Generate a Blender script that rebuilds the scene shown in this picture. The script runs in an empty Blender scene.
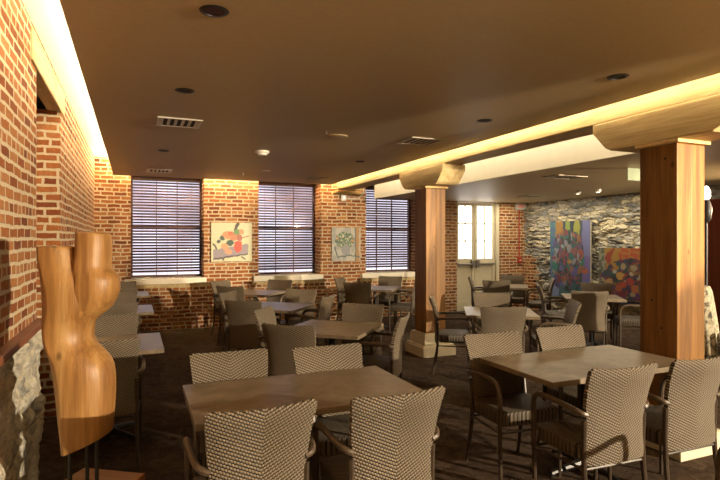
import bpy, bmesh, math, random
from mathutils import Vector, Matrix, noise
random.seed(7)
C = bpy.context.scene.collection
PI = math.pi

# ------------------------------------------------------------------ node helpers
class G:
    """tiny helper around a material's node tree"""
    def __init__(s, name):
        s.m = bpy.data.materials.new(name); s.m.use_nodes = True
        s.t = s.m.node_tree; s.b = s.t.nodes['Principled BSDF']
    def n(s, kind, **kw):
        x = s.t.nodes.new(kind)
        for k, v in kw.items(): setattr(x, k, v)
        return x
    def put(s, sock, v):
        if isinstance(v, bpy.types.NodeSocket): s.t.links.new(v, sock)
        elif v is not None: sock.default_value = v
    def M(s, op, a, b=None, c=None, clamp=False):
        x = s.n('ShaderNodeMath', operation=op, use_clamp=clamp)
        for i, v in enumerate((a, b, c)):
            if v is not None: s.put(x.inputs[i], v)
        return x.outputs[0]
    def xyz(s, v):
        x = s.n('ShaderNodeSeparateXYZ'); s.put(x.inputs[0], v); return x.outputs
    def vec(s, a, b, c):
        x = s.n('ShaderNodeCombineXYZ')
        for i, v in enumerate((a, b, c)): s.put(x.inputs[i], v)
        return x.outputs[0]
    def obj(s): return s.n('ShaderNodeTexCoord').outputs['Object']
    def scale(s, v, k):
        x = s.n('ShaderNodeMapping'); s.put(x.inputs[0], v); x.inputs['Scale'].default_value = k; return x.outputs[0]
    def noise(s, v, sc, det=4, rough=.55, dist=0):
        x = s.n('ShaderNodeTexNoise'); s.put(x.inputs['Vector'], v)
        x.inputs['Scale'].default_value = sc; x.inputs['Detail'].default_value = det
        x.inputs['Roughness'].default_value = rough; x.inputs['Distortion'].default_value = dist
        return x.outputs
    def ramp(s, f, stops):
        x = s.n('ShaderNodeValToRGB'); s.put(x.inputs[0], f); e = x.color_ramp.elements
        while len(e) < len(stops): e.new(.5)
        for i, (p, c) in enumerate(stops): e[i].position = p; e[i].color = (*c, 1)
        return x.outputs[0]
    def mix(s, f, a, b, mode='MIX'):
        x = s.n('ShaderNodeMix', data_type='RGBA', blend_type=mode)
        s.put(x.inputs[0], f)
        for i, v in ((6, a), (7, b)):
            s.put(x.inputs[i], (*v, 1) if isinstance(v, tuple) else v)
        return x.outputs[2]
    def bump(s, h, st=.5, d=.01):
        x = s.n('ShaderNodeBump'); x.inputs['Strength'].default_value = st; x.inputs['Distance'].default_value = d
        s.put(x.inputs['Height'], h); s.put(s.b.inputs['Normal'], x.outputs[0])
    def out(s, col, rough=.6, metal=0, spec=None):
        s.put(s.b.inputs['Base Color'], (*col, 1) if isinstance(col, tuple) else col)
        s.put(s.b.inputs['Roughness'], rough); s.put(s.b.inputs['Metallic'], metal)
        if spec is not None: s.b.inputs['Specular IOR Level'].default_value = spec
        return s.m
    def wallcoord(s):
        """(along the wall, height) whichever way the face looks"""
        o = s.xyz(s.obj()); nn = s.xyz(s.n('ShaderNodeNewGeometry').outputs['True Normal'])
        k = s.M('GREATER_THAN', s.M('ABSOLUTE', nn[0]), .6)
        u = s.M('ADD', s.M('MULTIPLY', o[1], k), s.M('MULTIPLY', o[0], s.M('SUBTRACT', 1, k)))
        return u, o[2]

def plain(name, col, rough=.6, metal=0, spec=None, var=.12, sc=6):
    g = G(name); f = g.noise(g.obj(), sc)[0]
    a = tuple(c * (1 - var) for c in col); b = tuple(min(1, c * (1 + var)) for c in col)
    c = g.ramp(f, [(.3, a), (.7, b)])
    return g.out(c, rough, metal, spec)

def brick_mat():
    g = G('old_brick'); u, v = g.wallcoord()
    nz = g.noise(g.vec(u, v, 0), 9, 3)[0]
    off = g.M('MULTIPLY', g.M('SUBTRACT', nz, .5), .024)
    nz2 = g.noise(g.vec(u, v, 3), 2.2, 2)[0]
    off2 = g.M('MULTIPLY', g.M('SUBTRACT', nz2, .5), .03)
    b = g.n('ShaderNodeTexBrick', offset=.5, offset_frequency=2, squash=.55, squash_frequency=5)
    g.put(b.inputs['Vector'], g.vec(g.M('ADD', u, off), g.M('ADD', g.M('ADD', v, off), off2), 0))
    b.inputs['Color1'].default_value = (0, 0, 0, 1); b.inputs['Color2'].default_value = (1, 1, 1, 1)
    b.inputs['Mortar'].default_value = (.5, .5, .5, 1)
    for k, x in (('Scale', 1), ('Mortar Size', .0125), ('Mortar Smooth', .25), ('Bias', 0), ('Brick Width', .205), ('Row Height', .068)):
        b.inputs[k].default_value = x
    br = g.ramp(b.outputs[0], [(0, (.17, .052, .024)), (.25, (.27, .085, .028)), (.6, (.37, .14, .045)), (1, (.44, .205, .08))])
    fine = g.noise(g.vec(u, v, 0), 38, 5, .7)[0]
    br = g.mix(.7, br, g.ramp(fine, [(.25, (.45, .4, .4)), (.75, (1.25, 1.2, 1.15))]), 'MULTIPLY')
    mo = g.ramp(fine, [(.2, (.42, .33, .21)), (.8, (.70, .58, .40))])
    smear = g.M('MULTIPLY', g.M('GREATER_THAN', g.noise(g.vec(u, v, 9), 14, 5, .7)[0], .66), .4)
    fac = g.M('MAXIMUM', b.outputs['Fac'], smear)
    g.bump(g.M('ADD', g.M('MULTIPLY', g.M('SUBTRACT', 1, b.outputs['Fac']), 1), g.M('MULTIPLY', fine, .5)), .8, .012)
    return g.out(g.mix(fac, br, mo), .9, spec=.2)

def stone_mat(name, kx, kz, stops, mortar, joint=.05):
    g = G(name); u, v = g.wallcoord()
    w = g.noise(g.vec(u, v, 0), 3.5, 3)
    du = g.M('MULTIPLY', g.M('SUBTRACT', w[0], .5), .22)
    w2 = g.noise(g.vec(u, v, 5), 5, 3)
    dv = g.M('MULTIPLY', g.M('SUBTRACT', w2[0], .5), .16)
    vec = g.vec(g.M('MULTIPLY', g.M('ADD', u, du), kx), g.M('MULTIPLY', g.M('ADD', v, dv), kz), 0)
    a = g.n('ShaderNodeTexVoronoi', feature='F1', voronoi_dimensions='2D'); g.put(a.inputs['Vector'], vec); a.inputs['Scale'].default_value = 1
    e = g.n('ShaderNodeTexVoronoi', feature='DISTANCE_TO_EDGE', voronoi_dimensions='2D'); g.put(e.inputs['Vector'], vec); e.inputs['Scale'].default_value = 1
    rnd = g.xyz(a.outputs['Color'])[0]
    st = g.ramp(rnd, stops)
    fine = g.noise(g.vec(u, g.M('MULTIPLY', v, 2.2), 0), 22, 6, .7)[0]
    st = g.mix(.8, st, g.ramp(fine, [(.25, (.35, .33, .33)), (.75, (1.4, 1.4, 1.4))]), 'MULTIPLY')
    j = g.ramp(e.outputs['Distance'], [(0, (1, 1, 1)), (joint, (1, 1, 1)), (joint * 2.6, (0, 0, 0))])
    h = g.M('ADD', g.M('MULTIPLY', g.M('MINIMUM', e.outputs['Distance'], .3), 3), g.M('ADD', g.M('MULTIPLY', fine, .7), g.M('MULTIPLY', rnd, .8)))
    g.bump(h, 1, .035)
    mm = g.mix(.6, (*mortar,), g.ramp(fine, [(.2, (.5, .5, .5)), (.8, (1.3, 1.3, 1.3))]), 'MULTIPLY')
    return g.out(g.mix(j, st, mm), .9, spec=.2)

def wood_mat(name, axis, cols, rough=.55, ring=1., knots=True):
    g = G(name); o = g.obj()
    k = [7, 7, 7]; k[axis] = .55
    v = g.scale(o, k)
    w = g.noise(v, 1.2 * ring, 6, .6, .8)[0]
    k2 = [70, 70, 70]; k2[axis] = 2.2
    f = g.noise(g.scale(o, k2), 1, 4, .6)[0]
    c = g.ramp(w, [(.25, cols[0]), (.5, cols[1]), (.75, cols[2])])
    c = g.mix(.55, c, g.ramp(f, [(.3, (.6, .55, .5)), (.7, (1.2, 1.2, 1.2))]), 'MULTIPLY')
    if knots:
        k3 = [1, 1, 1]; k3[axis] = .55
        vo = g.n('ShaderNodeTexVoronoi'); g.put(vo.inputs['Vector'], g.scale(o, k3)); vo.inputs['Scale'].default_value = 4.5
        kn = g.ramp(vo.outputs['Distance'], [(.0, (1, 1, 1)), (.045, (.75, .75, .75)), (.075, (0, 0, 0))])
        c = g.mix(g.M('MULTIPLY', kn, .8), c, tuple(x * .22 for x in cols[0]))
    g.bump(g.M('ADD', w, f), .35, .006)
    return g.out(c, rough, spec=.35)

def weave_mat(name, axis, col, dark, pitch=.0155, bead=.0135, slope=.48):
    """wicker woven in a chevron: rows run down to the centre line"""
    g = G(name); o = g.xyz(g.obj())
    u = o[0]; v = o[axis]
    p = g.M('DIVIDE', g.M('SUBTRACT', v, g.M('MULTIPLY', g.M('ABSOLUTE', u), slope)), pitch)
    row = g.M('FLOOR', p); fr = g.M('FRACT', g.M('ADD', p, 500))
    q = g.M('ADD', g.M('DIVIDE', u, bead), g.M('MULTIPLY', row, .5))
    fq = g.M('FRACT', g.M('ADD', q, 500))
    hr = g.M('POWER', g.M('SINE', g.M('MULTIPLY', fr, PI)), .6)
    hq = g.M('POWER', g.M('SINE', g.M('MULTIPLY', fq, PI)), .5)
    h = g.M('MULTIPLY', hr, g.M('ADD', g.M('MULTIPLY', hq, .65), .35))
    gap = g.ramp(h, [(.38, (0, 0, 0)), (.80, (1, 1, 1))])
    tone = g.noise(g.obj(), 9, 3)[0]
    cc = g.mix(g.M('MULTIPLY', tone, .6), (*col,), tuple(c * .7 for c in col))
    g.bump(h, 1, .004)
    return g.out(g.mix(gap, (*dark,), cc), .5, spec=.35)

def emit(name, col, st):
    g = G(name); g.b.inputs['Emission Color'].default_value = (*col, 1); g.b.inputs['Emission Strength'].default_value = st
    f = g.noise(g.obj(), 2)[0]
    return g.out(g.ramp(f, [(0, tuple(c * .8 for c in col)), (1, col)]), .4)

def glass_mat():
    g = G('window_glass')
    t = g.n('ShaderNodeBsdfTransparent'); gl = g.n('ShaderNodeBsdfGlossy'); gl.inputs['Roughness'].default_value = .02
    mx = g.n('ShaderNodeMixShader'); fr = g.n('ShaderNodeFresnel'); fr.inputs[0].default_value = 1.45
    t.inputs[0].default_value = (.93, .94, .96, 1)
    g.put(mx.inputs[0], fr.outputs[0]); g.put(mx.inputs[1], t.outputs[0]); g.put(mx.inputs[2], gl.outputs[0])
    g.put(g.t.nodes['Material Output'].inputs[0], mx.outputs[0]); return g.m

def carpet_mat():
    g = G('brown_carpet'); o = g.obj()
    a = g.noise(o, 95, 3, .7)[0]; b = g.noise(o, 7, 4, .65, 1.5)[0]
    c = g.ramp(b, [(.35, (.040, .026, .017)), (.5, (.066, .044, .029)), (.65, (.095, .064, .042))])
    c = g.mix(.8, c, g.ramp(a, [(.3, (.45, .45, .45)), (.7, (1.5, 1.5, 1.5))]), 'MULTIPLY')
    g.bump(a, .8, .01); return g.out(c, .95, spec=.1)

def tabletop_mat():
    g = G('mottled_brown_laminate'); o = g.obj()
    a = g.noise(o, 5.5, 6, .68, .6)[0]; b = g.noise(o, 22, 5, .7)[0]
    c = g.ramp(a, [(.3, (.13, .098, .060)), (.5, (.20, .155, .100)), (.72, (.285, .225, .150))])
    c = g.mix(.6, c, g.ramp(b, [(.3, (.72, .7, .68)), (.7, (1.2, 1.2, 1.2))]), 'MULTIPLY')
    g.bump(b, .15, .002)
    return g.out(c, .36, spec=.45)

def ceiling_mat():
    g = G('ceiling_paint'); f = g.noise(g.obj(), 40, 3)[0]
    g.bump(f, .08, .002)
    return g.out(g.ramp(f, [(.3, (.40, .30, .165)), (.7, (.43, .325, .18))]), .5, spec=.3)

def toile_mat():
    g = G('toile_fabric'); o = g.obj()
    a = g.noise(o, 9, 7, .72, 2.2)[0]
    return g.out(g.ramp(a, [(.42, (.05, .045, .035)), (.52, (.36, .32, .22)), (.6, (.5, .45, .32))]), .85)

BRICK = brick_mat()
STONE_R = stone_mat('ledge_stone', 3.2, 13, [(0, (.20, .21, .21)), (.35, (.38, .38, .36)), (.65, (.56, .52, .42)), (1, (.68, .62, .44))], (.30, .25, .14), .03)
STONE_L = stone_mat('whitewashed_rubble_stone', 3.4, 6.5, [(0, (.42, .40, .34)), (.5, (.64, .59, .48)), (1, (.75, .69, .55))], (.68, .61, .46), .06)
W_COL = wood_mat('oiled_timber_upright', 2, [(.095, .038, .008), (.21, .098, .020), (.32, .155, .036)], .5, 1.3)
W_BEAM = wood_mat('pale_timber_lengthwise', 1, [(.34, .235, .105), (.54, .41, .20), (.66, .53, .29)], .6, 1.3)
W_SCULPT = wood_mat('carved_golden_wood', 2, [(.13, .045, .012), (.36, .185, .055), (.56, .37, .16)], .42, .7)
W_TRIM = wood_mat('dark_trim_wood', 0, [(.055, .022, .012), (.085, .035, .018), (.12, .05, .025)], .5, knots=False)
W_SASH = wood_mat('red_sash_wood', 2, [(.12, .05, .035), (.17, .075, .05), (.22, .10, .07)], .5, knots=False)
W_TRIMY = wood_mat('red_brown_ledge_wood', 1, [(.16, .05, .022), (.22, .075, .03), (.28, .10, .045)], .5, knots=False)
W_PALE0 = wood_mat('pale_timber_crosswise', 0, [(.40, .26, .10), (.56, .39, .165), (.68, .50, .24)], .6)
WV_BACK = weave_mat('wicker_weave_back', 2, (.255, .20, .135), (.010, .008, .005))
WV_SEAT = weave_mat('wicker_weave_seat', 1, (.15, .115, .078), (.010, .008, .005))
CH_METAL = plain('wrapped_chair_frame', (.085, .06, .038), .36, 0, .5, .25, 60)
CH_LEG = plain('bronze_chair_leg', (.055, .038, .025), .34, .0, .5, .2, 30)
BLACK = plain('black_metal', (.014, .012, .011), .45, .0, .5)
CHROME = plain('brushed_metal', (.45, .44, .42), .35, .9)
CEIL = ceiling_mat()
WHITE = plain('white_ceiling_paint', (.80, .76, .66), .7, 0, .3, .03)
CREAM = plain('cream_painted_wood', (.66, .60, .44), .5, 0, .4, .05)
SILLM = plain('ivory_sill_paint', (.74, .68, .54), .5, 0, .4, .05)
TOP = tabletop_mat(); CARPET = carpet_mat(); GLASS = glass_mat()
SLAT = plain('dark_wood_slat', (.085, .042, .034), .45, 0, .4, .2)
RED = plain('red_enamel', (.42, .035, .02), .4); WPLAST = plain('white_plastic', (.75, .73, .68), .45)
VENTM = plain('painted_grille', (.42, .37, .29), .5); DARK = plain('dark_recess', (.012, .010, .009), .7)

# ------------------------------------------------------------------ mesh helpers
def mb(): return bmesh.new()
def box(bm, x0, x1, y0, y1, z0, z1, mat=None):
    v = [bm.verts.new(p) for p in ((x0,y0,z0),(x1,y0,z0),(x1,y1,z0),(x0,y1,z0),(x0,y0,z1),(x1,y0,z1),(x1,y1,z1),(x0,y1,z1))]
    if mat is not None:
        for q in v: q.co = mat @ q.co
    for f in ((3,2,1,0),(4,5,6,7),(0,1,5,4),(1,2,6,5),(2,3,7,6),(3,0,4,7)): bm.faces.new([v[i] for i in f])
def loft(bm, rings, caps=True, close=False):
    R = [[bm.verts.new(p) for p in r] for r in rings]; n = len(R[0])
    prs = list(zip(R, R[1:])) + ([(R[-1], R[0])] if close else [])
    for a, b in prs:
        for i in range(n): bm.faces.new((a[i], a[(i+1) % n], b[(i+1) % n], b[i]))
    if caps and not close: bm.faces.new(R[0][::-1]); bm.faces.new(R[-1])
def smooth_path(pts, k=4):
    P = [Vector(p) for p in pts]; out = []
    for i in range(len(P) - 1):
        a, b = P[i], P[i+1]; p0 = P[i-1] if i else a * 2 - b; p3 = P[i+2] if i + 2 < len(P) else b * 2 - a
        for j in range(k):
            t = j / k
            out.append(.5 * ((2*a) + (b - p0)*t + (2*p0 - 5*a + 4*b - p3)*t*t + (3*a - p0 - 3*b + p3)*t**3))
    out.append(P[-1]); return out
def tube(bm, pts, r, n=8, sx=1.0):
    P = [Vector(p) for p in pts]; R = r if isinstance(r, (list, tuple)) else [r] * len(P)
    if len(R) != len(P): R = [R[0] + (R[-1] - R[0]) * i / (len(P) - 1) for i in range(len(P))]
    rings = []; up = None
    for i, p in enumerate(P):
        d = (P[min(i+1, len(P)-1)] - P[max(i-1, 0)]).normalized()
        if up is None: up = Vector((1, 0, 0)) if abs(d.x) < .8 else Vector((0, 1, 0))
        a = (up - d * up.dot(d)).normalized(); b = d.cross(a); up = a
        rings.append([p + (a * math.cos(t) * sx + b * math.sin(t)) * R[i] for t in [2*PI*k/n for k in range(n)]])
    loft(bm, rings)
def lathe(bm, prof, c=(0, 0, 0), n=24):
    loft(bm, [[(c[0] + r*math.cos(2*PI*k/n), c[1] + r*math.sin(2*PI*k/n), c[2] + z) for k in range(n)] for r, z in prof])
def obj(name, bm, mat, parent=None, smooth=False, bevel=0, loc=None, rz=0, seg=2):
    bmesh.ops.recalc_face_normals(bm, faces=bm.faces[:])
    me = bpy.data.meshes.new(name); bm.to_mesh(me); bm.free()
    for m in (mat if isinstance(mat, list) else [mat]): me.materials.append(m)
    o = bpy.data.objects.new(name, me); C.objects.link(o)
    if smooth:
        for p in me.polygons: p.use_smooth = True
        try: me.set_sharp_from_angle(angle=math.radians(42))
        except Exception: pass
    if parent: o.parent = parent
    if bevel:
        b = o.modifiers.new('bevel', 'BEVEL'); b.width = bevel; b.segments = seg; b.limit_method = 'ANGLE'
    if loc: o.location = loc
    if rz: o.rotation_euler.z = rz
    return o
def tag(o, label, cat, group=None, kind=None):
    if label: o['label'] = label
    if cat: o['category'] = cat
    if group: o['group'] = group
    if kind: o['kind'] = kind
    return o
def thing(name, label, cat, loc=(0,0,0), rz=0, group=None):
    o = bpy.data.objects.new(name, None); C.objects.link(o); o.empty_display_size = .1
    o.location = loc; o.rotation_euler.z = rz
    return tag(o, label, cat, group)
def struct(name, bm, mat, parent=None, **kw):
    o = obj(name, bm, mat, parent, **kw)
    if not parent: o['kind'] = 'structure'
    return o
def sroot(name):
    o = bpy.data.objects.new(name, None); C.objects.link(o); o['kind'] = 'structure'; return o
def dup(root, loc, rz, label, group=None):
    r = root.copy(); C.objects.link(r); r.location = loc; r.rotation_euler = (0, 0, rz); r['label'] = label
    if group: r['group'] = group
    elif 'group' in r: del r['group']
    for ch in root.children:
        c = ch.copy(); C.objects.link(c); c.parent = r
        for g in ch.children:
            d = g.copy(); C.objects.link(d); d.parent = c
    return r

# ------------------------------------------------------------------ room shell
XL, XR, YB, YN = -.6, 8.35, 9.8, -7.0
ZC, ZF, ZT = 2.64, 2.42, 2.95          # main ceiling, far ceiling, slab above the coves
bm = mb(); box(bm, XL-.6, XR+.3, YN-.2, YB+.6, -.1, 0); struct('floor', bm, CARPET)
bm = mb(); box(bm, XL-.6, XR+.3, YN-.2, YB+.6, ZT, ZT+.1); struct('ceiling', bm, WHITE)
bm = mb(); box(bm, -.31, 3.50, YN, YB-.15, ZC, ZC+.05); struct('ceiling', bm, CEIL)
bm = mb(); box(bm, 4.54, XR, YN, YB, ZF, ZF+.05); struct('ceiling', bm, CEIL)
bm = mb(); box(bm, 4.50, 4.54, YN, YB, ZF-.01, ZT); struct('trim_1', bm, WHITE)
# back wall with three windows and one doorway
wins = [(-.05, 1.15), (2.13, 3.35), (4.31, 5.53)]; DX0, DX1 = 6.48, 7.63
bm = mb()
edges = [XL-.5] + [x for w in wins for x in w] + [DX0, DX1, XR+.3]
for i in range(0, len(edges), 2): box(bm, edges[i], edges[i+1], YB, YB+.5, 0, ZT)
for a, b in wins:
    box(bm, a, b, YB, YB+.5, 0, .80); box(bm, a, b, YB, YB+.5, 2.72, ZT)
box(bm, DX0, DX1, YB, YB+.5, 2.5, ZT)
struct('wall_back', bm, BRICK)
# left wall with its recess and the rubble stone below the ledge
NY0, NY1 = 4.11, 5.35
bm = mb()
box(bm, XL-.5, XL, YN, NY0, 0, ZT); box(bm, XL-.5, XL, NY1, YB, 0, 2.70); box(bm, XL-.5, XL, NY1+1.3, YB, 2.70, ZT); box(bm, XL-.03, XL, NY1, NY1+1.3, 2.70, ZT)
box(bm, XL-.5, XL, NY0, NY1, 2.92, ZT); box(bm, XL-.5, XL-.42, NY0, NY1, 0, 2.92)
struct('wall_left', bm, BRICK)
bm = mb(); box(bm, XL-.49, XL-.42, NY1, NY1+1.3, 2.705, 2.94); struct('void_shade_back', bm, DARK)  # dark sheet that paints in the shade of the void behind the lintel
bm = mb(); box(bm, XL-.10, XL+.012, NY0-.22, NY1+.25, 2.695, 2.915)
obj_l = struct('trim_2', bm, W_BEAM, bevel=.01)
def rough_wall(name, x, sgn, y0, y1, z0, z1, step, mat, kx, kz, amp, thick=.3):
    """a masonry face with real relief: stones pushed out unevenly from the plane x"""
    bm = mb(); ny = int((y1-y0)/step); nz = int((z1-z0)/step); g = []
    for j in range(nz+1):
        row = []
        for i in range(ny+1):
            y = y0 + (y1-y0)*i/ny; z = z0 + (z1-z0)*j/nz
            wy = y + .12*noise.noise(Vector((y*3, z*3, 1))); wz = z + .07*noise.noise(Vector((y*4, z*4, 7)))
            dist, pts = noise.voronoi(Vector((wy*kx, wz*kz, 0)))
            e = min(1, (dist[1]-dist[0])*3.0)
            h = amp*(e*.6 + .5*noise.cell(pts[0]*3.1)*e + .3*noise.noise(Vector((y*14, z*26, 3))))
            row.append(bm.verts.new((x + sgn*h, y, z)))
        g.append(row)
    for j in range(nz):
        for i in range(ny): bm.faces.new((g[j][i], g[j][i+1], g[j+1][i+1], g[j+1][i]))
    # close the back so that the wall has its thickness
    b = [bm.verts.new((x - sgn*thick, y, z)) for y, z in ((y0, z0), (y1, z0), (y1, z1), (y0, z1))]
    bm.faces.new(b)
    bm.faces.new(g[0][::-1] + [b[0], b[1]]); bm.faces.new(g[-1] + [b[2], b[3]])
    bm.faces.new([r[0] for r in g] + [b[3], b[0]]); bm.faces.new([r[-1] for r in g][::-1] + [b[1], b[2]])
    return struct(name, bm, mat)
rough_wall('wall_left', XL+.01, 1, -1.2, NY0, 0, .985, .022, STONE_L, 3.4, 6.5, .045, .02)
bm = mb(); box(bm, XL-.02, XL+.055, YN, NY0, .985, 1.03); struct('trim_3', bm, W_TRIMY, bevel=.006)
rough_wall('wall_right', XR, -1, 3.2, YB, 0, ZF+.03, .03, STONE_R, 3.2, 13, .08)
bm = mb(); box(bm, XR-.02, XR+.3, YN, 3.2, 0, ZT); struct('wall_right', bm, CREAM)
bm = mb(); box(bm, XL-.5, XR+.3, YN-.2, YN, 0, ZT); struct('wall_front', bm, CREAM)
# brick toothing at the far end of the stone wall
bm = mb()
for k in range(18):
    z = k*.068; l = (.36 if k % 2 else .52) - (.10 if k > 13 else 0)
    box(bm, XR-.085, XR-.02, YB-l, YB, z, z+.068)
struct('trim_4', bm, BRICK)

# windows: frame, sash bars, pane, sill
for i, (a, b) in enumerate(wins):
    r = sroot('window_%d' % (i+1)); y0, y1 = YB+.40, YB+.46
    bm = mb()
    box(bm, a, a+.03, y0-.02, y1, .88, 2.72); box(bm, b-.03, b, y0-.02, y1, .88, 2.72)
    box(bm, a+.03, b-.03, y0-.02, y1, 2.67, 2.72); box(bm, a+.03, b-.03, y0-.02, y1, .88, .94)
    box(bm, a+.03, b-.03, y0, y1-.01, 1.795, 1.812)
    obj('window_frame', bm, W_SASH, r)
    bm = mb()
    for k in (1, 2):
        x = a+.07 + (b-a-.14)*k/3; box(bm, x-.006, x+.006, y0+.005, y1-.015, .94, 2.67)
    for z in (1.36, 2.24): box(bm, a+.03, b-.03, y0+.008, y1-.018, z-.006, z+.006)
    obj('sash_bars', bm, W_SASH, r)
    bm = mb(); box(bm, a+.025, b-.025, y0+.025, y0+.031, .95, 2.66); obj('pane', bm, GLASS, r)
    bm = mb(); box(bm, a-.10, b+.04, YB-.05, YB+.001, .80, .905); box(bm, a+.002, b-.002, YB+.001, YB+.42, .80, .905)
    obj('sill', bm, SILLM, r, bevel=.008)
    bm = mb(); box(bm, a-.12, b+.06, YB-.03, YB-.001, .735, .795); obj('sill_apron', bm, W_BEAM, r)
blinds = ['dark wooden venetian blind in the left window, above the bare lit brick',
          'dark wooden venetian blind in the middle window, between the two paintings',
          'dark wooden venetian blind in the right window, partly behind the timber post']
for i, (a, b) in enumerate(wins):
    r = thing('venetian_blind', blinds[i], 'blind', ((a+b)/2, YB+.34, 2.62), 0)
    w = (b-a)/2 - .012
    bm = mb(); box(bm, -w, w, -.03, .03, .0, .085); obj('headrail', bm, W_TRIM, r, bevel=.004)
    bm = mb(); z = -.03; k = 0
    while z > -1.66:
        m = Matrix.Translation((0, 0, z)) @ Matrix.Rotation(math.radians(33 + 3*math.sin(k*1.7)), 4, 'X')
        box(bm, -w, w, -.0285, .0285, -.0018, .0018, m); z -= .051; k += 1
    obj('slats', bm, SLAT, r)
    bm = mb(); box(bm, -w, w, -.025, .025, -1.70, -1.675); obj('bottom_rail', bm, W_TRIM, r)
    for x in (-.42, 0, .42):
        bm = mb(); box(bm, x-.002, x+.002, -.033, -.031, -1.68, 0); obj('lift_cord', bm, SLAT, r)

# double french door
d = sroot('door_1')
bm = mb()
box(bm, DX1-.09, DX1, YB+.02, YB+.2, 0, 2.5); box(bm, DX0, DX0+.02, YB+.02, YB+.2, 0, 2.5); box(bm, DX0+.02, DX1-.09, YB+.05, YB+.2, 2.41, 2.5)
obj('door_frame', bm, CREAM, d, bevel=.005)
PANE_L = emit('glowing_door_glass', (1.0, .95, .88), 2.2)  # door panes emit, standing in for the bright daylight outside
for (lx0, lx1) in ((DX0+.022, 6.985), (6.99, DX1-.093)):
    st = .07; bm = mb(); y0, y1 = YB+.07, YB+.115
    box(bm, lx0, lx0+st, y0, y1, .01, 2.40); box(bm, lx1-st, lx1, y0, y1, .01, 2.40)
    for z0, z1 in ((.01, .22), (1.03, 1.16), (2.33, 2.40)): box(bm, lx0+st, lx1-st, y0, y1, z0, z1)
    mid = (lx0+lx1)/2; box(bm, mid-.014, mid+.014, y0, y1-.005, 1.16, 2.33)
    for z in (1.55, 1.94): box(bm, lx0+st, lx1-st, y0, y1-.005, z-.014, z+.014)
    leaf = obj('door_leaf', bm, CREAM, d, bevel=.003)
    bm = mb(); box(bm, lx0+st, lx1-st, y0+.018, y0+.03, .22, 1.03); obj('door_panel', bm, CREAM, leaf)
    bm = mb(); box(bm, lx0+st, lx1-st, y0+.022, y0+.028, 1.16, 2.33); obj('pane', bm, PANE_L, leaf)
    bm = mb(); box(bm, lx0+.03, lx1-.03, y0-.055, y0-.025, 1.015, 1.055); box(bm, lx0+.03, lx0+.06, y0-.03, y0, 1.0, 1.07)
    s = lx1-.10 if lx0 < 6.8 else lx0+.02
    box(bm, s, s+.07, y0-.065, y0, .965, 1.13); obj('panic_bar', bm, CHROME, leaf, bevel=.004)

# ------------------------------------------------------------------ timber frame
bm = mb(); box(bm, 3.62, 3.93, YN, 9.64, 2.54, 2.84)
tag(obj('timber_beam', bm, W_BEAM, bevel=.012), 'long pale timber beam running in depth above the two posts', 'beam')
bm = mb(); box(bm, 3.60, 4.15, YB-.14, YB-.001, 2.475, 2.535)
tag(obj('timber_wall_plate', bm, W_PALE0, bevel=.008), 'short pale timber board on the brick pier under the end of the beam', 'board')
def column(y0, label):
    c = (3.775, y0+.155)
    r = thing('timber_post', label, 'post', (c[0], c[1], 0))
    bm = mb()
    box(bm, -.155, .002, -.155, .155, .30, 2.265); box(bm, .0035, .155, -.150, .155, .30, 2.265)
    obj('shaft', bm, W_COL, r, bevel=.008)
    bm = mb(); box(bm, -.18, .18, -.18, .18, 2.266, 2.292); obj('cap_plate', bm, W_PALE0, r, bevel=.004)
    bm = mb()
    prof = [(-.60, 2.538), (-.60, 2.46), (-.47, 2.32), (-.42, 2.294), (.42, 2.294), (.47, 2.32), (.60, 2.46), (.60, 2.538)]
    loft(bm, [[(-.175, y, z) for y, z in prof], [(.175, y, z) for y, z in prof]])
    obj('corbel', bm, W_BEAM, r, bevel=.012)
    bm = mb()
    for h, z0, z1 in ((.255, 0, .13), (.24, .13, .15), (.205, .15, .285), (.19, .285, .305)): box(bm, -h, h, -h, h, z0, z1)
    obj('plinth', bm, CREAM, r, bevel=.006)
    for (y, z) in ((-.06, 2.16), (.05, 1.1), (-.03, .9)):
        bm = mb(); box(bm, -.158, -.152, y-.008, y+.008, z-.008, z+.008); obj('bolt_head', bm, DARK, r, bevel=.002)
    return r
column(2.63, 'nearest squared timber post, tall at the right behind the near table')
column(6.22, 'farther squared timber post standing in front of the right window')

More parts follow.
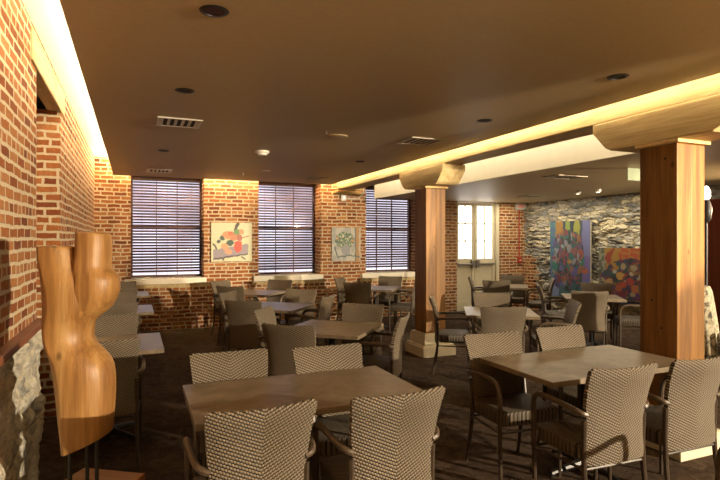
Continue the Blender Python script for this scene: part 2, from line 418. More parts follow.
# ------------------------------------------------------------------ chair
def make_chair():
    r = thing('wicker_armchair', '', 'chair')
    prof = [(.355, -.205, .205), (.40, -.202, .203), (.48, -.199, .200), (.57, -.200, .200), (.66, -.210, .210), (.74, -.226, .218), (.81, -.247, .225), (.865, -.268, .231), (.878, -.274, .231)]
    bm = mb(); rings = []
    n = 12
    for k, (z, y, w) in enumerate(prof):
        t = .017 if 0 < k < len(prof)-1 else .010
        fr = []; bk = []
        for i in range(n+1):
            s = -1 + 2*i/n; cy = -.022*(1 - s*s)
            zz = z - (.010*(1 - s*s) if z > .8 else 0)
            tt = t*(.75 if abs(s) > .98 else 1)
            fr.append((s*w, y+cy+tt, zz)); bk.append((s*w, y+cy-tt, zz))
        rings.append(fr + bk[::-1])
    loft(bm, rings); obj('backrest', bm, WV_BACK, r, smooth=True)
    # braided top edge
    bm = mb(); z, y, w = .880, -.274, .231
    tube(bm, [(-w*.945 + 1.89*w*i/16, y - .022*(1-(-1+i/8)**2), z - .010*(1-(-1+i/8)**2)) for i in range(17)], .0105, 8)
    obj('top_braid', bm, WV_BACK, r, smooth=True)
    bm = mb(); rings = []
    for z, k in ((.375, .97), (.385, 1.), (.445, 1.), (.46, .985), (.464, .95)):
        x1, y0, y1, c = .222*k, -.185, .172*k, .03
        rings.append([(-x1+c, y0, z), (x1-c, y0, z), (x1, y0+c, z), (x1, y1-c, z), (x1-c*.3, y1-c*.3, z), (x1-c, y1, z), (0, y1+.008, z), (-x1+c, y1, z), (-x1+c*.3, y1-c*.3, z), (-x1, y1-c, z), (-x1, y0+c, z)])
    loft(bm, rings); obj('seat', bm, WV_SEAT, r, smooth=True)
    for s in (-1, 1):
        bm = mb()
        tube(bm, smooth_path([(s*.200, -.215, .628), (s*.232, -.205, .640), (s*.250, -.150, .655), (s*.254, 0, .664), (s*.250, .09, .660), (s*.245, .146, .636), (s*.238, .168, .575), (s*.236, .171, .50)]), .0155, 8, 1.0)
        obj('armrest', bm, CH_METAL, r, smooth=True)
        bm = mb(); tube(bm, smooth_path([(s*.236, .171, .503), (s*.234, .168, .30), (s*.228, .166, .0)]), [.016, .0115], 8)
        obj('leg', bm, CH_LEG, r, smooth=True)
        bm = mb(); tube(bm, smooth_path([(s*.206, -.206, .60), (s*.205, -.202, .42), (s*.209, -.215, .22), (s*.218, -.262, .0)]), [.016, .0125], 8)
        obj('leg', bm, CH_LEG, r, smooth=True)
    bm = mb(); tube(bm, [(-.225, .166, .335), (.225, .166, .335)], .008, 6); tube(bm, [(-.208, -.205, .335), (.208, -.205, .335)], .008, 6)
    for s in (-1, 1): tube(bm, [(s*.208, -.205, .335), (s*.23, .166, .335)], .008, 6)
    obj('stretcher', bm, CH_LEG, r, smooth=True)
    return r
PROTO = make_chair(); first_chair = [True]
def chair(mx, my, face, label, group=None):
    """mx, my: middle of the backrest's top edge; face: degrees from +Y, clockwise positive towards +X"""
    a = math.radians(face); fx, fy = math.sin(a), math.cos(a)
    loc = (mx + .285*fx, my + .285*fy, 0)
    if first_chair[0]:
        first_chair[0] = False; PROTO.location = loc; PROTO.rotation_euler.z = -a; PROTO['label'] = label; PROTO['group'] = group
        return PROTO
    return dup(PROTO, loc, -a, label, group)

# ------------------------------------------------------------------ tables
def table_mesh(sx, sy, label, group, x, y, deg, square=True):
    r = thing('dining_table', label, 'table', (x, y, 0), -math.radians(deg), group)
    bm = mb(); box(bm, -sx/2, sx/2, -sy/2, sy/2, .706, .738); obj('table_top', bm, TOP, r, bevel=.003)
    bm = mb(); lathe(bm, [(.036, .06), (.036, .675), (.05, .68), (.05, .69)], n=16); box(bm, -.2, .2, -.025, .025, .690, .705); box(bm, -.025, .025, -.2, .2, .690, .705)
    obj('pedestal', bm, BLACK, r, smooth=True)
    bm = mb()
    for k in range(4):
        m = Matrix.Rotation(k*PI/2 + (PI/4 if square else 0), 4, 'Z')
        pts = [m @ Vector(p) for p in ((.03, 0, .055), (.18, 0, .04), (.30, 0, .022))]
        tube(bm, pts, [.026, .015], 8)
        lathe(bm, [(.016, 0), (.016, .014)], tuple(m @ Vector((.295, 0, 0))), 8)
    lathe(bm, [(.05, .03), (.05, .075), (.036, .08)], n=16)
    obj('cross_base', bm, BLACK, r, smooth=True)
    return r
SQ = 'square tables set cornerwise'
table_mesh(1.20, .70, 'near rectangular brown table at bottom centre with four woven chairs pushed in', None, .85, 2.79, 0, False)
table_mesh(1.22, .70, 'rectangular brown table at right in front of the nearest timber post', None, 2.82, 2.71, 0, False)
sq = table_mesh(.78, .78, 'square brown table turned cornerwise directly behind the near centre table', None, 1.72, 4.70, 42)
for (x, y, dg, lb) in [
    (1.63, 6.52, 40, 'square table with bluish sheen, second back from the near centre table'),
    (1.78, 8.42, 42, 'small brown table by the brick pier with the red vase painting'),
    (3.87, 8.40, 40, 'square brown table under the right window beside the far timber post'),
    (3.88, 5.00, 32, 'square table right of the far timber post, in front of the door'),
    (6.22, 7.84, 40, 'square table in front of the cream double door, half hidden by chairs'),
    (6.16, 5.80, 39, 'square table in front of the two big paintings on the stone wall'),
    (-.18, 4.64, 0, 'nearest grey-topped table along the left brick wall'),
    (-.18, 6.90, 0, 'middle grey-topped table along the left brick wall'),
    (-.18, 8.90, 0, 'farthest table along the left brick wall, under the left window')]:
    dup(sq, (x, y, 0), -math.radians(dg), lb)

CH = [
 # near centre table
 (.53, 3.26, 180, 'woven chair on the far left side of the near centre table, chevron back facing us'),
 (1.13, 3.19, 180, 'woven chair on the far right side of the near centre table, chevron back facing us'),
 (.48, 2.11, -2, 'nearest chair at bottom left centre, its woven back turned to us'),
 (1.08, 2.07, -1, 'nearest chair at bottom centre beside the table corner, brighter woven back to us'),
 # right table
 (2.375, 3.16, 183, 'dark-legged chair at the far left corner of the right table, top of back lit'),
 (3.04, 3.20, 180, 'chair behind the right table next to the timber post, chevron back facing us'),
 (2.40, 2.03, 3, 'brightly lit woven chair in front of the right table, whole back and legs seen'),
 (2.99, 2.01, 1, 'woven chair at the right edge of the photo in front of the post plinth'),
 # table behind centre
 (2.24, 5.155, 222, 'chair on the far right side of the cornerwise table behind the near centre table'),
 (2.24, 4.215, 308, 'tan chair seen from its side at the right corner of the first cornerwise table'),
 (1.12, 4.10, 40, 'large dark chair back just behind the near centre table'),
 (1.16, 5.20, 125, 'tilted tan chair with lit inner back, left of the first cornerwise table'),
 # second cornerwise table
 (2.18, 6.06, 310, 'pale lit chair seen from the side between the two middle cornerwise tables'),
 (1.11, 5.96, 40, 'dark chair back at the near side of the bluish second table'),
 (2.14, 7.07, 222, 'brown chair on the far side of the bluish second table, under the middle window'),
 (1.12, 7.06, 128, 'chair with brightly lit pale inner back near the left brick pier'),
 # table by the pier
 (1.32, 9.12, 140, 'dim tan chair against the brick under the red vase painting'),
 (1.29, 7.94, 42, 'dark chair in front of the small table by the first brick pier'),
 (2.31, 8.88, 222, 'dark low chair back directly under the middle window sill'),
 # table under right window
 (3.28, 7.82, 38, 'black-looking chair back left of the table under the right window'),
 (4.46, 8.98, 222, 'brown chair under the right window sill, behind its table'),
 (4.45, 7.90, 308, 'tan chair seen edge-on beside the far timber post'),
 (3.42, 9.02, 132, 'grey-brown chair standing below the painting with green bouquet'),
 # table right of far post
 (3.44, 4.36, 30, 'round-shouldered woven chair back behind the right table, in the centre of that group'),
 (4.24, 5.62, 212, 'brown chair back in the second row in front of the double door'),
 (4.52, 4.47, 302, 'tan chair turned left in front of the large dark chair with lit rim'),
 (3.28, 5.52, 122, 'chair seen from the side just right of the far timber post'),
 # table in front of the door
 (5.62, 7.32, 40, 'brown chair back in front of the door handles'),
 (6.86, 8.42, 222, 'far brown chair back under the red pull station pipe'),
 (5.80, 8.37, 128, 'narrow chair at the left side of the door table, seen edge-on'),
 (6.84, 7.28, 308, 'chair at the right side of the door table, before the stone wall'),
 # table in front of paintings
 (5.55, 5.26, 40, 'large dark chair with thin lit rim in front of the tall blue painting'),
 (6.78, 6.30, 220, 'light brown chair back between the two big paintings'),
 (5.72, 6.42, 128, 'chair with a lit cream inner back standing left of the tall blue painting'),
 (6.70, 5.24, 309, 'armchair half hidden behind the near timber post, seat and arms showing'),
 # along the left wall
 (-.19, 3.93, 0, 'nearest chair along the left wall, beside the carved wood sculpture'),
 (-.19, 5.28, 180, 'second chair along the left wall, at the far side of its first table'),
 (-.19, 6.20, 0, 'third chair along the left wall, back to us'),
 (-.19, 7.56, 180, 'fourth chair along the left wall, facing us'),
 (-.19, 8.24, 0, 'fifth chair along the left wall, back to us'),
 (-.19, 9.50, 180, 'last chair along the left wall, against the brick'),
 # corner
 (2.62, 1.08, 0, 'dark chair arm cut off by the bottom right corner of the photo'),
]
for (x, y, a, lb) in CH: chair(x, y, a, lb, 'woven wicker armchairs')

# ------------------------------------------------------------------ sculpture
psi = math.radians(23.1)
def cam2w(u, dd): return (math.cos(psi)*u + math.sin(psi)*dd, math.cos(psi)*dd - math.sin(psi)*u)
SD = 2.45; K = SD/530
sx, sy = cam2w((91-360)*K, SD)
s = thing('wood_sculpture', 'tall abstract torso carved from golden wood, on thin black rods', 'sculpture', (sx, sy, .42), -psi)
def U(px): return (px-91)*K
def Zp(py): return 1.55 - (py-239)*K - .42
rows = [(244,39,79),(246,38.5,82),(250,38,83),(262,38,87),(268,38,90),(274,38,94),(282,38,99),(290,38,102),(301,38.5,103),(308,39.5,101),(314,40,97),(320,41,91.5),(327,42,90),(335,43.5,89.5),(342,44.5,93),(349,45.5,100),(356,46.5,107),(364,47.5,111),(375,49.5,112.5),(390,52,112.5),(405,54,111.5),(418,56,110.5),(428,58,109.5)]
sec = [(0,.2),(.03,.05),(.20,-.30),(.34,-.52),(.40,-.55),(.65,-.50),(.85,-.36),(.96,-.18),(1,.05),(.95,.28),(.8,.43),(.5,.5),(.2,.46),(.05,.33)]
def ring(y, a, b, dp, z=None, shear=0):
    out = []
    for (u, w) in sec:
        uu = U(a) + (U(b)-U(a))*u
        out.append((uu, w*dp, (Zp(y) if z is None else z) + shear*(u-.5)))
    return out
bm = mb(); rr = []
for (y, a, b) in rows:
    wd = (b-a)/70; rr.append(ring(y, a, b, .25))
rr.append(ring(0, 60, 109, .25, Zp(439), .085)); rr.append(ring(0, 61.5, 108, .24, Zp(441), .083))
loft(bm, rr)
torso = obj('torso', bm, W_SCULPT, s, smooth=True, bevel=.004)
bm = mb(); rr = []
for (y, a, b, dp) in ((230, 74, 103, .14), (231.5, 72, 107, .16), (240, 72, 108.5, .17), (252, 72, 108.5, .18), (263, 71, 107.5, .19), (268, 70, 109, .195), (273, 69, 114.5, .20), (278, 68, 116.5, .205), (288, 66, 116.5, .21), (297, 64, 113.5, .21), (305, 62, 108.5, .21), (311, 60, 102, .205), (316, 58, 95, .20), (321, 56, 90, .19), (330, 55, 88, .17)):
    rr.append([(x, yy + .01, z) for x, yy, z in ring(y, a, b, dp)])
loft(bm, rr); obj('head_block', bm, W_SCULPT, s, smooth=True, bevel=.004)
for (px, dy) in ((76, -.05), (84, .03), (99, -.02)):
    bm = mb(); tube(bm, [(U(px), dy, .0), (U(px), dy, Zp(425))], .009, 8); obj('rod', bm, BLACK, s, smooth=True)
p = thing('sculpture_stand', 'low square wooden stand under the carved torso at bottom left', 'stand', (sx, sy, 0), -psi-math.radians(11))
bm = mb(); box(bm, -.17, .17, -.17, .17, .375, .419); obj('top_board', bm, wood_mat('reddish_board', 0, [(.20, .085, .03), (.33, .15, .05), (.42, .22, .08)], .5), p, bevel=.006)
bm = mb(); box(bm, -.15, .15, -.15, .15, 0, .375); obj('block', bm, W_TRIM, p, bevel=.004)

# ------------------------------------------------------------------ paintings
def paint_mat():
    g = G('oil_paint'); a = g.n('ShaderNodeAttribute', attribute_name='Col')
    f = g.noise(g.obj(), 60, 4)[0]; g.bump(f, .4, .004)
    return g.out(g.mix(.35, a.outputs['Color'], g.ramp(f, [(.3, (.7, .7, .7)), (.7, (1.25, 1.25, 1.25))]), 'MULTIPLY'), .55)
OIL = paint_mat()
def canvas(name, label, w, h, fn, loc, rz, nx=72, tone=1.):
    """a stretched canvas, paint as colour patches; faces local -Y"""
    r = thing(name, label, 'painting', loc, rz)
    bm = mb(); box(bm, -w/2, w/2, 0, .035, 0, h); obj('stretched_canvas', bm, plain('canvas_edge', (.5, .46, .38), .8), r)
    ny = int(nx*h/w); me = bpy.data.meshes.new('painted_face')
    vs = [(-w/2 + w*i/nx, -.002, h*j/ny) for j in range(ny+1) for i in range(nx+1)]
    fs = [(j*(nx+1)+i, j*(nx+1)+i+1, (j+1)*(nx+1)+i+1, (j+1)*(nx+1)+i) for j in range(ny) for i in range(nx)]
    me.from_pydata(vs, [], fs); ca = me.color_attributes.new('Col', 'FLOAT_COLOR', 'POINT')
    for k, v in enumerate(vs):
        u, t = (v[0]+w/2)/w, v[2]/h
        c = fn(u, t, v); ca.data[k].color = (*(q*tone for q in c), 1)
    me.materials.append(OIL); o = bpy.data.objects.new('painted_face', me); C.objects.link(o); o.parent = r
    return r
def wob(u, t, s, seed, a): return (u + a*noise.noise(Vector((u*s, t*s, seed))), t + a*noise.noise(Vector((u*s, t*s, seed+9))))
def ell(u, t, cx, cy, rx, ry, ang=0):
    x, y = u-cx, t-cy; c_, s_ = math.cos(ang), math.sin(ang)
    return ((x*c_+y*s_)/rx)**2 + ((-x*s_+y*c_)/ry)**2 < 1
def seg(u, t, x0, y0, x1, y1, w):
    dx, dy = x1-x0, y1-y0; k = max(0, min(1, ((u-x0)*dx+(t-y0)*dy)/(dx*dx+dy*dy)))
    return math.hypot(u-x0-k*dx, t-y0-k*dy) < w
def dabs(seed, n, pal, box_, rr):
    q = random.Random(seed)
    return [(q.uniform(box_[0], box_[1]), q.uniform(box_[2], box_[3]), q.uniform(*rr), q.uniform(0, PI), q.uniform(.35, 1), q.choice(pal)) for _ in range(n)]
D1 = dabs(3, 210, [(.02, .10, .10), (.02, .06, .09), (.25, .05, .07), (.10, .10, .32), (.03, .18, .17), (.28, .12, .10), (.14, .08, .22), (.30, .30, .36), (.35, .16, .05), (.02, .05, .05)], (.08, .86, .08, .86), (.025, .065))
D2 = dabs(5, 230, [(.02, .07, .08), (.03, .04, .10), (.22, .03, .04), (.02, .10, .08), (.30, .16, .03), (.10, .03, .10), (.38, .07, .03), (.42, .34, .20), (.02, .03, .04)], (.08, .98, .05, .80), (.02, .055))
def dab(u, t, L, c):
    for (x, y, r_, a, k, cc) in L:
        if abs(u-x) < r_ and abs(t-y) < r_ and ell(u, t, x, y, r_, r_*k, a): c = cc
    return c
def vase(u, t, v):
    u, t = wob(u, t, 9, 2, .018)
    c = (.56, .56, .36)
    if seg(u, t, .05, .45, .30, .05, .02): c = (.05, .04, .05)
    if seg(u, t, .66, 1.0, .58, .8, .035): c = (.05, .045, .04)
    if .05 < u < .9 and abs(t - (.17 + .18*u)) < .125: c = (.27, .23, .26)
    if .05 < u < .9 and abs(t - (.055 + .15*u)) < .02: c = (.08, .05, .07)
    if ell(u, t, .78, .08, .06, .02, -.8): c = (.05, .04, .05)
    for (x, y, r, cc) in ((.40, .68, .12, (.62, .25, .11)), (.47, .72, .07, (.62, .13, .06)), (.62, .74, .10, (.13, .24, .08)), (.55, .62, .10, (.5, .2, .1)), (.27, .6, .07, (.05, .08, .05)), (.45, .48, .10, (.04, .08, .05)), (.18, .52, .05, (.07, .07, .06)), (.33, .38, .10, (.6, .3, .16)), (.42, .25, .09, (.55, .28, .16)), (.74, .76, .07, (.55, .27, .13)), (.68, .62, .09, (.35, .12, .08))):
        if ell(u, t, x, y, r, r*.8, x*7): c = cc
    if ell(u, t, .65, .38, .095, .155) or (abs(u-.65) < .09 and .3 < t < .52): c = (.60, .07, .035)
    if seg(u, t, .75, .62, .92, .65, .012): c = (.4, .1, .06)
    return c
def bouquet(u, t, v):
    u, t = wob(u, t, 8, 4, .03)
    c = (.44, .43, .38) if noise.noise(Vector((u*6, t*6, 1))) > -.1 else (.33, .33, .30)
    if u > .84: c = (.40, .21, .07) if u < .94 else (.45, .4, .3)
    if .80 < u < .84: c = (.12, .14, .12)
    if ell(u, t, .45, .62, .34, .25):
        q = noise.noise(Vector((u*17, t*17, 2))); c = (.10, .16, .10) if q < 0 else ((.24, .29, .20) if q < .35 else (.6, .55, .38))
    if ell(u, t, .70, .62, .05, .04) or ell(u, t, .2, .68, .05, .04): c = (.55, .25, .08)
    if ell(u, t, .48, .33, .16, .16): c = (.26, .27, .28)
    for a in range(5):
        pass
    if seg(u, t, .1, .4, .2, .12, .022) or seg(u, t, .2, .12, .6, .17, .022) or seg(u, t, .6, .17, .95, .12, .02): c = (.10, .13, .12)
    return c
def tallblue(u, t, v):
    u, t = wob(u, t, 9, 6, .035); q = noise.noise(Vector((u*11, t*20, 2))); q2 = noise.noise(Vector((u*23, t*34, 5)))
    if t > .55:
        c = (.10, .12, .42) if u < .14 else (.45, .24, .04) if u < .33 else (.03, .06, .11) if u < .40 else (.30, .40, .07) if u < .52 else (.03, .05, .08) if u < .62 else (.38, .40, .05) if u < .76 else (.06, .08, .12) if u < .82 else (.20, .22, .50)
    else: c = (.13, .15, .50) if q > .1 else (.20, .14, .40)
    if t < .14: c = (.28, .36, .68) if u < .25 or u > .8 else (.05, .18, .22)
    if u > .12 and u < .82 and .2 < t < .85 and ell(u, t, .46, .52, .42, .40):
        c = (.02, .12, .12) if q > .05 else (.03, .07, .10) if q2 > 0 else (.30, .06, .10)
    if u < .16 and t > .2 and q2 > 0: c = (.06, .30, .28)
    if ell(u, t, .45, .48, .42, .46): c = dab(u, t, D1, c)
    for (x, y, r, cc) in ((.17, .62, .05, (.30, .38, .5)), (.33, .66, .04, (.32, .42, .5)), (.10, .52, .06, (.28, .07, .10)), (.34, .56, .05, (.30, .08, .06)), (.62, .60, .07, (.28, .10, .12)), (.78, .60, .06, (.40, .07, .05)), (.50, .47, .06, (.5, .33, .08)), (.36, .24, .07, (.33, .12, .06)), (.86, .36, .07, (.48, .13, .04)), (.62, .33, .08, (.12, .12, .40)), (.30, .38, .06, (.16, .16, .42)), (.62, .15, .08, (.02, .15, .17)), (.1, .4, .10, (.03, .25, .20))):
        if ell(u, t, x, y, r, r*.6) and q2 > -.25: c = cc
    return c
def fruit(u, t, v):
    u, t = wob(u, t, 9, 8, .03); q = noise.noise(Vector((u*10, t*8, 2))); q2 = noise.noise(Vector((u*24, t*20, 5)))
    c = (.42, .24, .04) if q > -.15 else (.35, .05, .02)
    if u > .3 and t > .75: c = (.50, .07, .02) if q2 > 0 else (.45, .2, .04)
    if u < .1: c = (.30, .30, .22) if q2 > 0 else (.10, .12, .08)
    if ell(u, t, .45, .45, .42, .36) and not (u < .3 and t > .6): c = (.02, .08, .09) if q > 0 else (.04, .05, .16) if q2 > 0 else (.22, .03, .05)
    if t < .28: c = (.03, .04, .10) if q > 0 else (.12, .04, .14)
    if ell(u, t, .55, .40, .50, .45): c = dab(u, t, D2, c)
    for (x, y, r, cc) in ((.17, .38, .05, (.55, .33, .14)), (.31, .50, .055, (.60, .36, .08)), (.24, .58, .03, (.5, .5, .42)), (.36, .34, .05, (.50, .07, .03)), (.45, .42, .05, (.45, .05, .04)), (.52, .30, .06, (.5, .16, .05)), (.29, .28, .05, (.45, .12, .05)), (.62, .5, .05, (.5, .42, .3)), (.47, .55, .03, (.6, .5, .4)), (.7, .3, .07, (.5, .08, .04))):
        if ell(u, t, x, y, r, r*1.3): c = cc
    return c
canvas('painting', 'still life painting with red vase and orange flowers on the left brick pier', .73, .70, vase, (1.635, YB-.04, 1.18), 0)
canvas('painting', 'pale painting of a green bouquet on the second brick pier', .61, .66, bouquet, (3.87, YB-.04, 1.155), 0)
canvas('painting', 'tall blue and green flower painting on the grey stone wall', 1.08, 1.57, tallblue, (XR-.15, 8.30, .39), -PI/2, 110, .50)
canvas('painting', 'wide red and dark green fruit painting on the stone wall, by the near post', 1.55, 1.03, fruit, (XR-.15, 6.78, .39), -PI/2, 110, .50)

# ------------------------------------------------------------------ ceiling fittings
def down(x, y, z, label, r=.062):
    t = thing('recessed_downlight', label, 'ceiling light', (x, y, z), 0, 'unlit recessed downlights')
    bm = mb(); n = 24
    prof = [(r*.78, -.001), (r*.80, -.006), (r*1.05, -.005), (r*1.12, -.001)]
    loft(bm, [[(q*math.cos(2*PI*k/n), q*math.sin(2*PI*k/n), zz) for k in range(n)] for q, zz in prof], caps=False)
    obj('trim_ring', bm, BLACK, t, smooth=True)
    bm = mb(); lathe(bm, [(r*.80, -.003), (r*.80, -.001)]); obj('lens', bm, RED_LENS if 'nearest' in label else DARK, t)
RED_LENS = plain('dark_red_lens', (.05, .012, .014), .25)
for x, y, lb in [(.35, 2.58, 'nearest unlit black downlight with reddish lens at top left of the ceiling'), (.34, 4.03, 'unlit downlight just in front of the near ceiling vent'), (.33, 6.80, 'small dark downlight between the two left ceiling vents'),
                 (2.95, 2.56, 'unlit black downlight closest to the near timber post'), (2.92, 3.97, 'unlit downlight halfway along the beam side of the ceiling'), (2.85, 6.68, 'farthest small downlight beside the beam')]:
    down(x, y, ZC, lb)
def vent(x, y, z, w, dd, label, mat=VENTM):
    t = thing('ceiling_vent', label, 'vent', (x, y, z))
    bm = mb()
    for q in ((-w/2, w/2, -dd/2, -dd/2+.025), (-w/2, w/2, dd/2-.025, dd/2), (-w/2, -w/2+.025, -dd/2+.025, dd/2-.025), (w/2-.025, w/2, -dd/2+.025, dd/2-.025)): box(bm, *q, -.012, -.001)
    obj('frame', bm, mat, t)
    bm = mb(); box(bm, -w/2+.025, w/2-.025, -dd/2+.025, dd/2-.025, -.004, -.001); obj('backing', bm, DARK, t)
    bm = mb(); n = 6
    for k in range(n):
        cx = -w/2 + .04 + (w-.08)*k/(n-1)
        box(bm, cx-.013, cx+.013, -dd/2+.03, dd/2-.03, -.002, .002, Matrix.Translation((0, 0, -.009)))
    obj('louvres', bm, mat, t)
VW = plain('light_grille', (.62, .58, .5), .5)
vent(.38, 5.12, ZC, .38, .36, 'white louvred vent in the left part of the ceiling', VW)
vent(.36, 8.75, ZC, .36, .36, 'louvred vent in the ceiling in front of the left window', VW)
vent(2.88, 5.05, ZC, .42, .36, 'grey louvred vent beside the pale timber beam')
vent(2.88, 8.74, ZC, .36, .36, 'louvred vent at the far end, above the second painting')
vent(5.36, 5.50, ZF, .5, .3, 'vent in the lower ceiling right of the far timber post')
vent(7.05, 8.1, ZF, .4, .3, 'vent in the lower ceiling above the stone wall corner')
sd = thing('smoke_detector', 'white smoke detector on the ceiling before the middle window', 'smoke detector', (1.43, 6.37, ZC))
bm = mb(); lathe(bm, [(.085, -.002), (.085, -.02), (.075, -.03)]); obj('base', bm, WPLAST, sd, smooth=True)
bm = mb(); lathe(bm, [(.06, -.03), (.055, -.05), (.02, -.056)]); obj('sensor', bm, WPLAST, sd, smooth=True)
for x, y, z, lb in ((1.61, 8.55, ZC, 'tiny sprinkler head on the ceiling near the middle window'), (1.75, 4.95, ZC, 'small sprinkler head on the ceiling beside the flush round plate')):
    t = thing('sprinkler_head', lb, 'sprinkler', (x, y, z)); bm = mb(); lathe(bm, [(.02, -.001), (.02, -.006), (.006, -.01), (.006, -.03)], n=12); obj('stem', bm, CHROME, t, smooth=True)
    bm = mb(); lathe(bm, [(.014, -.030), (.014, -.033)], n=12); obj('deflector', bm, CHROME, t)
bm = mb(); lathe(bm, [(.10, -.001), (.10, -.008), (.094, -.010)], (1.95, 5.15, ZC)); tag(obj('cover_plate', bm, CEIL, smooth=True), 'flush round plate on the middle of the ceiling', 'cover plate')
bm = mb(); lathe(bm, [(.075, -.001), (.075, -.008)], (1.88, 8.17, ZC)); tag(obj('cover_plate', bm, VENTM, smooth=True), 'dark round plate on the ceiling near the back wall', 'cover plate')
SPOTL = emit('lit_spot_lens', (1, .9, .7), 1.6)
for x, y, lb in ((7.11, 7.00, 'left one of the two small white ceiling spots by the stone wall'), (7.17, 6.62, 'right one of the two small white ceiling spots by the stone wall')):
    t = thing('ceiling_spot', lb, 'ceiling light', (x, y, ZF), 0, 'small white ceiling spots')
    bm = mb(); lathe(bm, [(.05, -.001), (.05, -.03), (.035, -.05)]); obj('housing', bm, WPLAST, t, smooth=True)
    bm = mb(); lathe(bm, [(.03, -.051), (.028, -.056)]); obj('lens', bm, SPOTL, t)

# ------------------------------------------------------------------ wall fittings
e = thing('exit_sign', 'white exit sign with red letters on the brick beside the stone wall', 'exit sign', (8.19, YB-.005, 2.28))
bm = mb(); box(bm, -.15, .15, -.05, 0, -.01, .14); obj('housing', bm, WPLAST, e, bevel=.006)
cu = bpy.data.curves.new('letters', 'FONT'); cu.body = 'EXIT'; cu.size = .075; cu.align_x = 'CENTER'; cu.extrude = .001
tmp = bpy.data.objects.new('tmp', cu); C.objects.link(tmp); dg = bpy.context.evaluated_depsgraph_get()
me = bpy.data.meshes.new_from_object(tmp.evaluated_get(dg)); bpy.data.objects.remove(tmp)
me.materials.clear(); me.materials.append(emit('red_letters', (.8, .03, .02), .3)); lt = bpy.data.objects.new('letters', me); C.objects.link(lt); lt.parent = e
lt.rotation_euler = (PI/2, 0, 0); lt.location = (-.01, -.052, .038)
f = thing('fire_pull_station', 'red fire pull station on the brick right of the door', 'fire alarm', (8.16, YB-.001, 1.05))
bm = mb(); box(bm, -.05, .05, -.05, 0, 0, .13); obj('housing', bm, RED, f, bevel=.006)
bm = mb(); box(bm, -.03, .03, -.062, -.05, .05, .07); obj('handle', bm, WPLAST, f)
bm = mb(); tube(bm, [(8.155, YB-.02, 1.185), (8.155, YB-.02, 2.40)], .012, 8); tag(obj('conduit_pipe', bm, RED, smooth=True), 'thin red vertical pipe rising from the pull station', 'pipe')
f = thing('alarm_strobe', 'small white alarm box on the brick above the green bouquet painting', 'alarm', (3.81, YB-.001, 2.345))
bm = mb(); box(bm, -.055, .055, -.05, 0, 0, .115); obj('housing', bm, WPLAST, f, bevel=.006)
bm = mb(); lathe(bm, [(.028, 0), (.022, .014)]); 
for v in bm.verts: q = v.co.copy(); v.co = Vector((q.x, -.051-q.z, .06+q.y))
obj('lens', bm, CHROME, f, smooth=True)
bm = mb(); tube(bm, smooth_path([(3.868, YB-.02, 2.40), (4.05, YB-.02, 2.40), (4.16, YB-.03, 2.42), (4.20, YB-.10, 2.50), (4.20, YB-.17, 2.70), (4.20, YB-.17, 2.94)]), .010, 8)
tag(obj('conduit_pipe', bm, WPLAST, smooth=True), 'bent pale conduit from the white alarm box up to the beam', 'pipe')
bm = mb(); box(bm, 5.37, 5.58, 4.52, 4.53, 2.27, 2.415)
tag(obj('hanging_panel', bm, plain('pale_green_acrylic', (.30, .36, .25), .2)), 'pale green panel hanging from the lower ceiling left of the near post', 'panel')

# ------------------------------------------------------------------ far right corner behind the near post
def cab():
    r = thing('wood_cabinet', 'dark red wooden cabinet behind the near timber post at the right edge', 'cabinet', (7.55, 4.62, 0), 0)
    m = wood_mat('dark_red_wood', 2, [(.11, .022, .010), (.16, .035, .014), (.22, .055, .02)], .4, knots=False)
    bm = mb(); box(bm, -.55, .55, -.2, .25, .05, 2.1); obj('body', bm, m, r, bevel=.008)
    for s in (-1, 1):
        bm = mb(); box(bm, min(s*.01, s*.53), max(s*.01, s*.53), -.225, -.201, .12, 2.05); dd = obj('door', bm, m, r, bevel=.006)
        bm = mb(); lathe(bm, [(.012, 0), (.014, .02)], (s*.05, -.226, 1.1), 10)
        for v in bm.verts: q = v.co.copy(); v.co = Vector((q.x, -.226 - (q.z-1.1), 1.1 + (q.y+.226)))
        obj('knob', bm, CHROME, dd)
    bm = mb(); box(bm, -.55, .55, -.2, .25, 0, .05); obj('base', bm, BLACK, r)
cab()
def armch():
    T = toile_mat()
    r = thing('upholstered_armchair', 'armchair in dark and cream patterned fabric behind the near post', 'armchair', (5.75, 3.42, 0), math.radians(-150))
    bm = mb(); rings = []
    for z, w, t in ((.40, .34, .07), (.6, .345, .07), (.85, .34, .065), (1.0, .32, .06), (1.06, .28, .045)):
        y = -.30 - (z-.4)*.12
        rings.append([(-w, y, z), (-w+.03, y-t, z), (0, y-t-.02, z), (w-.03, y-t, z), (w, y, z), (w-.03, y+t, z), (0, y+t, z), (-w+.03, y+t, z)])
    loft(bm, rings); obj('backrest', bm, T, r, smooth=True, bevel=.01)
    bm = mb(); box(bm, -.27, .27, -.24, .33, .30, .46); obj('seat_cushion', bm, T, r, bevel=.03, seg=3)
    bm = mb(); box(bm, -.35, .35, -.36, .32, .16, .298); obj('frame', bm, T, r, bevel=.015)
    for s in (-1, 1):
        bm = mb(); box(bm, min(s*.275, s*.36), max(s*.275, s*.36), -.24, .33, .30, .64); obj('arm', bm, T, r, bevel=.03, seg=3)
        for y in (-.30, .28):
            bm = mb(); tube(bm, [(s*.30, y, .17), (s*.31, y, 0)], [.025, .016]); obj('leg', bm, BLACK, r, smooth=True)
armch()
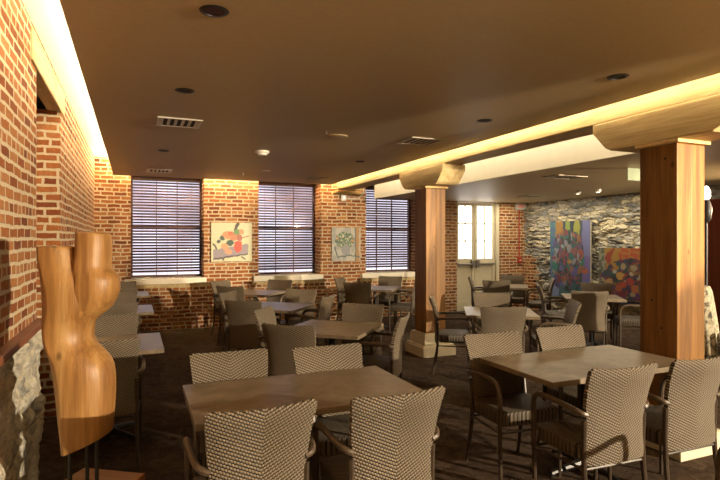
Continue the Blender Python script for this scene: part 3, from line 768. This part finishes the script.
def lamp():
    r = thing('floor_lamp', 'black standing lamp with a small lit white globe beside the near post', 'lamp', (6.02, 4.02, 0))
    bm = mb(); lathe(bm, [(.14, 0), (.14, .02), (.03, .05)]); obj('base', bm, BLACK, r, smooth=True)
    bm = mb(); tube(bm, [(0, 0, .04), (0, 0, 1.82)], .014); obj('pole', bm, BLACK, r, smooth=True)
    bm = mb(); lathe(bm, [(.02, 1.76), (.05, 1.80), (.06, 1.92), (.03, 2.02)]); obj('holder', bm, BLACK, r, smooth=True)
    bm = mb(); lathe(bm, [(.02, 2.021), (.042, 2.05), (.042, 2.12), (.02, 2.17), (.006, 2.18)]); obj('lamp_globe', bm, emit('lit_globe', (1, .93, .8), 2.2), r, smooth=True)
lamp()

# ------------------------------------------------------------------ light
def area(name, loc, size, sizey, energy, col, rot):
    l = bpy.data.lights.new(name, 'AREA'); l.shape = 'RECTANGLE'; l.size = size; l.size_y = sizey; l.energy = energy; l.color = col
    o = bpy.data.objects.new(name, l); o.location = loc; o.rotation_euler = rot; C.objects.link(o); return o
def spot(name, loc, target, energy, col, ang, blend=.3, rad=.06):
    l = bpy.data.lights.new(name, 'SPOT'); l.energy = energy; l.color = col; l.spot_size = math.radians(ang); l.spot_blend = blend; l.shadow_soft_size = rad
    o = bpy.data.objects.new(name, l); o.location = loc; o.rotation_euler = (Vector(target) - Vector(loc)).to_track_quat('-Z', 'Y').to_euler(); C.objects.link(o); return o
UP = (PI, 0, 0)
area('cove_strip_left', (-.12, 4.0, 2.72), .10, 11.5, 120, (1, .86, .62), UP)
area('cove_strip_beam', (3.25, 4.0, 2.72), .10, 11.5, 260, (1, .90, .68), UP)
spot('work_lamp', (7.2, -4.2, 2.22), (1.3, 4.2, .6), 3300, (1, .83, .60), 66, .3, .06)
spot('wall_boost_spot', (5.3, -4.6, 2.22), (1.6, 9.8, 1.85), 3600, (1, .80, .55), 14, .25, .06)  # extra spot added to brighten the back wall, no known fixture
spot('side_lamp', (8.0, 3.2, 2.0), (5.4, 6.2, .6), 330, (1, .76, .48), 95, .5, .07)
area('cove_strip_recess', (3.97, 4.0, 2.89), .05, 11.5, 22, (1, .86, .60), (0, -math.radians(80), 0))
area('cove_strip_back', (1.6, 9.48, 2.72), 3.4, .08, 230, (1, .82, .50), UP)
area('bounce_fill', (2.4, -2.2, 1.2), 1.5, 1.5, 145, (1, .68, .33), UP)  # unseen upward fill, added to brighten the ceiling and bounce down
area('room_glow', (2.2, -3.0, 2.5), 4, 3, 8, (1, .76, .50), (math.radians(35), 0, 0))  # soft fill added behind the camera, not a fixture
area('far_room_glow', (7.55, 7.6, 2.40), .8, 4, 40, (1, .84, .58), (0, 0, 0))  # fill added under the lower ceiling to brighten the stone wall

w = bpy.data.worlds.new('dusk'); bpy.context.scene.world = w; w.use_nodes = True
nt = w.node_tree; bg = nt.nodes['Background']
tc = nt.nodes.new('ShaderNodeTexCoord'); nz = nt.nodes.new('ShaderNodeTexNoise'); nz.inputs['Scale'].default_value = 9; nt.links.new(tc.outputs['Generated'], nz.inputs['Vector'])
rp = nt.nodes.new('ShaderNodeValToRGB'); nt.links.new(nz.outputs[0], rp.inputs[0])
rp.color_ramp.elements[0].position = .35; rp.color_ramp.elements[0].color = (.42, .37, .42, 1)
rp.color_ramp.elements[1].position = .65; rp.color_ramp.elements[1].color = (.95, .90, 1.0, 1)
nt.links.new(rp.outputs[0], bg.inputs[0]); bg.inputs[1].default_value = 1.15

# ------------------------------------------------------------------ camera
cam = bpy.data.cameras.new('camera'); cam.lens = 26.5; cam.sensor_width = 36; cam.shift_y = 1/720.; cam.clip_start = .05
co = bpy.data.objects.new('camera', cam); C.objects.link(co); co.location = (0, 0, 1.55); co.rotation_euler = (PI/2, 0, -psi)
sc = bpy.context.scene; sc.camera = co
sc.view_settings.view_transform = 'Standard'; sc.view_settings.look = 'None'; sc.view_settings.exposure = .85; sc.view_settings.gamma = 1
sc.view_settings.use_curve_mapping = False
